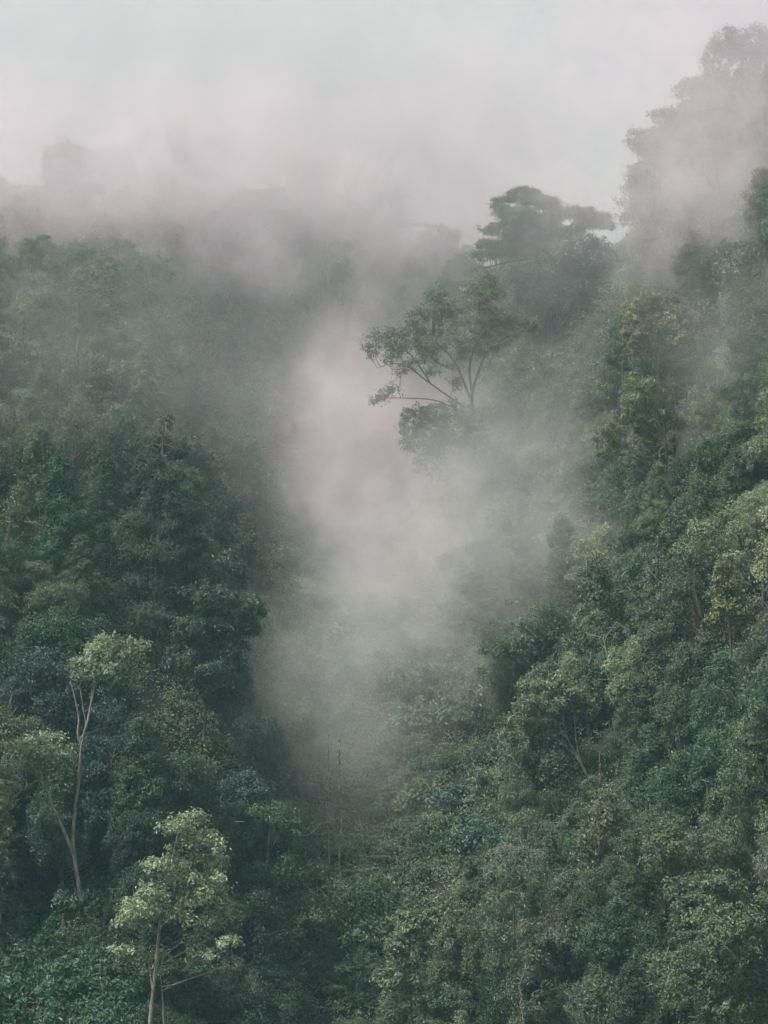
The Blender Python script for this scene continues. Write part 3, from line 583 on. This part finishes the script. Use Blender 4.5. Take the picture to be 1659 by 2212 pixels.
pos = pos + off; pos[:, 2] += hh * (1 - .5 * (off[:, 0] ** 2 + off[:, 1] ** 2).clip(0, 1))
gb = MB(); leaves(gb, pos, unit(off * .9 + [0, -.35, .8]), rng, .21, .11, .4)
ug = link('undergrowth', gb.mesh('undergrowth', LEAF), None, (.14, .185, .1)); tag(ug, 'tangle of leafy undergrowth covering the slopes beneath the trees', 'undergrowth', None, 'stuff')

# ------------------------------------------------------------------ the air: even haze, and banks of mist
zt = max(ZMAX + 14, 90)
def vol_mat(name, color, density):
    m = bpy.data.materials.new(name); m.use_nodes = True; n = m.node_tree.nodes; n.clear(); out = n.new('ShaderNodeOutputMaterial')
    pv = n.new('ShaderNodeVolumePrincipled'); pv.inputs['Color'].default_value = (*color, 1); pv.inputs['Density'].default_value = density; pv.inputs['Anisotropy'].default_value = 0
    m.node_tree.links.new(pv.outputs[0], out.inputs['Volume']); return m, pv
hm, _ = vol_mat('haze', (.45, .82, .88), .0003)
x0, x1, y0, y1, z0, z1 = -430, 430, -130, 810, ZMIN - 1, zt
hv = np.array([(x, y, z) for z in (z0, z1) for y in (y0, y1) for x in (x0, x1)], float)
mb = MB(); mb.grid(hv, np.array([(0, 2, 3, 1), (4, 5, 7, 6), (0, 1, 5, 4), (2, 6, 7, 3), (0, 4, 6, 2), (1, 3, 7, 5)])); mb.sm = [np.zeros(6, bool)]
hz = link('haze', mb.mesh('haze', hm)); tag(hz, 'thin even haze filling the whole valley', 'haze', None, 'stuff')

mm, pv = vol_mat('mist', (.96, .9, .92), .1)
n = mm.node_tree.nodes; l = mm.node_tree.links
tc = n.new('ShaderNodeTexCoord'); geo = n.new('ShaderNodeNewGeometry'); oi = n.new('ShaderNodeObjectInfo')
ln = n.new('ShaderNodeVectorMath'); ln.operation = 'LENGTH'; l.new(tc.outputs['Object'], ln.inputs[0])
fall = n.new('ShaderNodeMapRange'); fall.interpolation_type = 'SMOOTHSTEP'; fall.inputs[1].default_value = 1.0; fall.inputs[2].default_value = .0; fall.inputs[3].default_value = 0; fall.inputs[4].default_value = 1
nz = n.new('ShaderNodeTexNoise'); nz.inputs['Scale'].default_value = .125; nz.inputs['Detail'].default_value = 5; nz.inputs['Roughness'].default_value = .74; nz.inputs['Distortion'].default_value = 0
l.new(geo.outputs['Position'], nz.inputs['Vector'])
ma = n.new('ShaderNodeMath'); ma.operation = 'MULTIPLY_ADD'; ma.inputs[1].default_value = -2.3; ma.inputs[2].default_value = 1.12; l.new(nz.outputs[0], ma.inputs[0])
ad = n.new('ShaderNodeMath'); ad.operation = 'ADD'; l.new(ln.outputs['Value'], ad.inputs[0]); l.new(ma.outputs[0], ad.inputs[1]); 
mxx = n.new('ShaderNodeMath'); mxx.operation = 'MAXIMUM'
p6 = n.new('ShaderNodeMapRange'); p6.inputs[1].default_value = .7; p6.inputs[2].default_value = 1; p6.inputs[3].default_value = 0; p6.inputs[4].default_value = 1
l.new(ln.outputs['Value'], p6.inputs[0]); l.new(ad.outputs[0], mxx.inputs[0]); l.new(p6.outputs[0], mxx.inputs[1]); l.new(mxx.outputs[0], fall.inputs[0])
den = n.new('ShaderNodeMath'); den.operation = 'MULTIPLY'; l.new(oi.outputs['Color'], pv.inputs['Color']); l.new(fall.outputs[0], den.inputs[0]); l.new(oi.outputs['Alpha'], den.inputs[1]); l.new(den.outputs[0], pv.inputs['Density'])
bm_v = []; bm_f = []
ns, nr = 24, 14
for i in range(nr + 1):
    for j in range(ns):
        a, b = math.pi * i / nr, 2 * math.pi * j / ns; bm_v.append((math.sin(a) * math.cos(b), math.sin(a) * math.sin(b), -math.cos(a)))
for i in range(nr):
    for j in range(ns): bm_f.append((i * ns + j, i * ns + (j + 1) % ns, (i + 1) * ns + (j + 1) % ns, (i + 1) * ns + j))
mb = MB(); mb.grid(np.array(bm_v), np.array(bm_f)); MISTME = mb.mesh('mist', mm)
PINK, GREY, WARM = (.96, .852, .898), (.78, .78, .785), (.95, .915, .905)
for (u, v, Y, rx, ry, rz, d, tint, lb) in (
    (.50, .46, 227, 13, 19, 20, .055, PINK, 'pale mist rising in the ravine at the centre'),
    (.465, .44, 217, 8, 13, 12, .075, PINK, 'bright heart of the ravine mist'),
    (.53, .56, 207, 12, 18, 14, .055, WARM, 'lower tail of the ravine mist drifting right'),
    (.34, .42, 208, 9, 12, 16, .003, WARM, 'thin mist between the dark conifer and the slope behind it'),
    (.42, .35, 228, 13, 18, 11, .006, WARM, 'thin shoulder of mist left of the ravine plume'),
    (.63, .49, 225, 12, 14, 14, .026, WARM, 'mist pooled below the twin-topped tree'),
    (.60, .54, 205, 7, 7, 6, .016, WARM, 'puff of mist in front of the bush on the knoll'),
    (.45, .72, 185, 13, 18, 22, .022, WARM, 'thin mist trailing down the lower ravine'),
    (.38, .76, 178, 6, 12, 13, .016, WARM, 'faint mist beside the dark trees at lower left'),
    (.59, .25, 290, 20, 36, 38, .05, PINK, 'thick fog filling the gap behind the pine'),
    (.22, .08, 262, 66, 40, 28, .045, GREY, 'fog swallowing the upper left ridge'),
    (.13, .178, 236, 46, 16, 14, .07, PINK, 'veil of mist before the upper left ridge'),
    (.42, .14, 256, 22, 20, 13, .03, PINK, 'mist hanging along the ridge left of the gap'),
    (.97, .06, 204, 26, 16, 25, .052, PINK, 'veil of mist over the upper right trees'),
    (.93, .18, 200, 16, 13, 11, .05, WARM, 'wisp of mist across the right slope'),
    (.70, .225, 225, 11, 6, 10, .02, WARM, 'faint veil in front of the flat-topped pine'),
    (.12, .33, 188, 20, 11, 18, .008, WARM, 'faint mist lying on the left slope'),
    (.985, .33, 180, 11, 10, 15, .02, WARM, 'faint mist lying on the right slope'),
    (.67, .43, 198, 11, 10, 12, .024, WARM, 'wisp of mist over the olive slope'),
    (.66, .54, 188, 15, 12, 14, .034, WARM, 'thin mist over the yellowish slope'),
    (.45, .38, 226, 80, 50, 50, .005, WARM, 'broad thin mist lying across the upper valley'),
    (.5, .2, 400, 200, 60, 70, .004, GREY, 'pale fog bank closing off the far sky')):
    m = link('mist', MISTME); m.location = P(u * 1659, v * 2212, Y); m.scale = (rx, ry, rz); m.color = (*tint, d); tag(m, lb, 'mist', None, 'stuff')
print('trees', len(TREES), 'shrubs', len(SH), 'ferns', len(FE), 'z', ZMIN, ZMAX)
